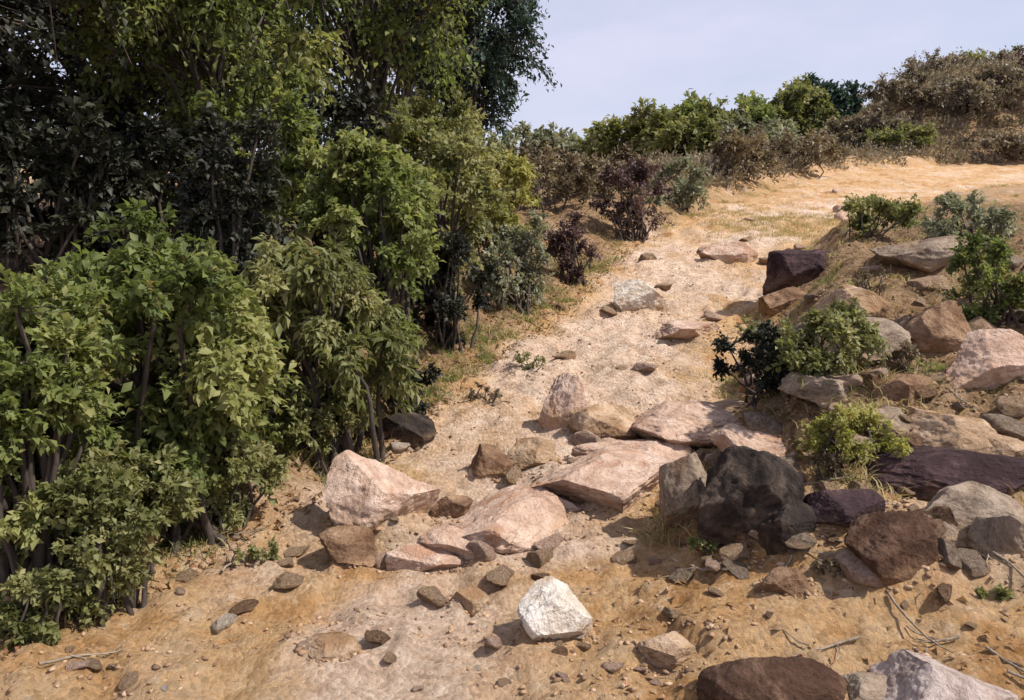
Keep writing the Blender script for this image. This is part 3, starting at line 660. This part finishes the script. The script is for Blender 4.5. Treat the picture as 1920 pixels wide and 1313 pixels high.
# ---------------------------------------------------------------- grass, litter
def blades(P, h, rs, wr=.035, spread=.5, T=None):
    n = len(P); d = norm(np.concatenate([rs.normal(size=(n, 2)) * spread, np.ones((n, 1))], 1)); h = h[:, None]
    s = norm(np.cross(d, rs.normal(size=(n, 3)))) * h * wr; out = np.concatenate([d[:, :2] * 1.4, d[:, 2:] * .75], 1)
    m = P + d * h * .5; t = P + out * h
    V = np.stack([P - s, P + s, m + s * .8, m - s * .8, t], 1).reshape(-1, 3); i = np.arange(n)[:, None] * 5
    F = np.concatenate([np.concatenate([i, i + 1, i + 2], 1), np.concatenate([i, i + 2, i + 3], 1), np.concatenate([i + 3, i + 2, i + 4], 1)])
    return V, F, np.repeat(np.clip(rs.normal(.5, .2, n), 0, 1), 5)
def scatter_tufts(spots, name, mat, label, seed, hh, per):
    rs = np.random.RandomState(seed); X = []; Hh = []
    for (x, y, r, k) in spots:
        n = int(per * k); a = rs.normal(size=(n, 2)) * r; X.append(np.array([x, y]) + a); Hh.append(hh * k ** .5 * rs.uniform(.4, 1.2, n))
    X = np.concatenate(X); Z = H(X[:, 0], X[:, 1]); a = Acc(); a.add(*blades(np.column_stack([X, Z - .005]), np.concatenate(Hh), rs))
    props(link(name, a.mesh(name), M[mat]), label, "grass", kind="stuff")
r2 = random.Random(9)
def rspots(n, ylo, yhi, side):
    o = []
    while len(o) < n:
        y = ylo + (yhi - ylo) * r2.random() ** 1.3; xl, xr = edges(y); xl, xr = float(xl), float(xr)
        x = xr + r2.random() ** 1.3 * (1.5 + .5 * y) if side > 0 else xl - abs(r2.gauss(0, .5)) + .1
        o.append((x, y, r2.uniform(.03, .09), r2.uniform(.5, 1.5)))
    return o
P1, _ = at(1450, 425); P2, _ = at(1560, 400)
dry = rspots(330, 3.6, 24, 1) + rspots(170, 3.0, 24, -1)
for q in range(160):
    y_ = r2.uniform(6, 24); a_, b_ = edges(y_); dry.append((float(a_) + r2.random() * float(b_ - a_), y_, r2.uniform(.03, .08), r2.uniform(.2, .6)))
for q in range(90): dry.append((P1.x + r2.gauss(0, 1.1), P1.y + r2.gauss(0, 1.0), .12, 1.4)); 
for q in range(40): dry.append((P2.x + r2.gauss(0, 1.1), P2.y + r2.gauss(0, 1.2), .12, 1.4))
scatter_tufts(dry, "dry_grass", 'straw', "tufts of dry straw-coloured grass on the bank and trail edges", 21, .09, 60)
scatter_tufts(rspots(170, 3.7, 16, 1) + rspots(230, 2.9, 12, -1), "green_grass", 'leaf', "short green grass growing along both sides of the trail", 22, .08, 60)
def litter():
    rs = np.random.RandomState(31); n = 16000; Y = 2.4 + 12 * rs.random(n) ** 1.4; xl, xr = edges(Y)
    left = rs.random(n) < .6; X = np.where(left, xl + .25 - np.abs(rs.normal(size=n)) * .9, xr + rs.random(n) * (1.5 + Y * .4))
    ok = left | (Y > 3.9) | (rs.random(n) < .25); X, Y = X[ok], Y[ok]; n = len(X)
    Z = H(X, Y) + .006; D = np.concatenate([rs.normal(size=(n, 2)), rs.normal(size=(n, 1)) * .15], 1)
    a = Acc(); a.add(*leaves(np.column_stack([X, Y, Z]), D, .035 * rs.uniform(.5, 1.5, n), .28, rs, curl=.5, tint0=.5))
    props(link("leaf_litter", a.mesh("leaf_litter"), M['litter']), "dry brown fallen leaves lying under the bushes and on the bank", "leaf litter", kind="stuff")
litter()

bk = bark_mat("dry_twig_wood", (.16, .12, .085), (.34, .28, .21))
for k in range(26):
    while True:
        v = rnd.uniform(700, 1280); u = rnd.uniform(0, 1900)
        if u > LO(v) - 60 and (u < LO(v) + 200 or u > np.interp(v, [700, 1300], [1400, 1150])): break
    lab = f"dry {rnd.choice(['forked', 'thin', 'bent', 'pale', 'broken'])} twig {where(u, v)}"
    if lab in seen: continue
    seen.add(lab); p, t = at(u, v); rs = np.random.RandomState(700 + k); A = Acc(); ln = rnd.uniform(.12, .38); an = rnd.uniform(0, 6.3)
    def seg(a, b, r0, r1):
        q = wob_path(np.array(a), np.array(b), 7, .05 * ln, rs)
        q[:, 2] = [Hs(p.x + x_, p.y + y_) - p.z + .008 for x_, y_ in q[:, :2]]; q[:, 2] = q[:, 2] * .4 + np.linspace(q[0, 2], q[-1, 2], 7) * .6 + .004
        A.add(*tube(q, np.linspace(r0, r1, 7), 6)); return q
    q = seg([0, 0, 0], [ln * math.cos(an), ln * math.sin(an), 0], .006, .002)
    for j in (2, 4):
        a2 = an + rnd.choice([-1, 1]) * rnd.uniform(.4, .9); seg(q[j], q[j] + np.array([math.cos(a2), math.sin(a2), 0]) * ln * .4, .0035, .0012)
    o = link("twig", A.mesh("twig", True), bk); o.location = p; props(o, lab, "twig", "dry twigs lying on the ground")

def heath():
    rs = np.random.RandomState(88); A = Acc()
    def patch(n, xf, ylo, yhi, sz):
        Y = rs.uniform(ylo, yhi, n); X = xf(Y, n); Z = H(X, Y, False)
        for i in range(n):
            k = rs.randint(22, 46); r = rs.uniform(.18, .5); hh = rs.uniform(.12, .42)
            d = rs.normal(size=(k, 3)); P = np.column_stack([X[i] + d[:, 0] * r * .5, Y[i] + d[:, 1] * r * .5, Z[i] + np.abs(d[:, 2]) * hh * .6])
            A.add(*leaves(P, d * .7 + np.array([0, 0, .8]), sz * rs.uniform(.6, 1.4, k), .22, rs, tint0=np.clip(rs.normal(.45, .25), .05, .95)))
    patch(1500, lambda Y, n: Y * .36 + rs.uniform(0, 1, n) ** .8 * (Y * .36), 35, 50, .17)
    patch(700, lambda Y, n: edges(Y)[0] - .4 - rs.uniform(0, 1, n) * Y * .35, 19, 36, .14)
    props(link("low_heath", A.mesh("low_heath"), M['heath']), "low brown heath covering the far bank under the skyline", "heath", kind="stuff")
heath()
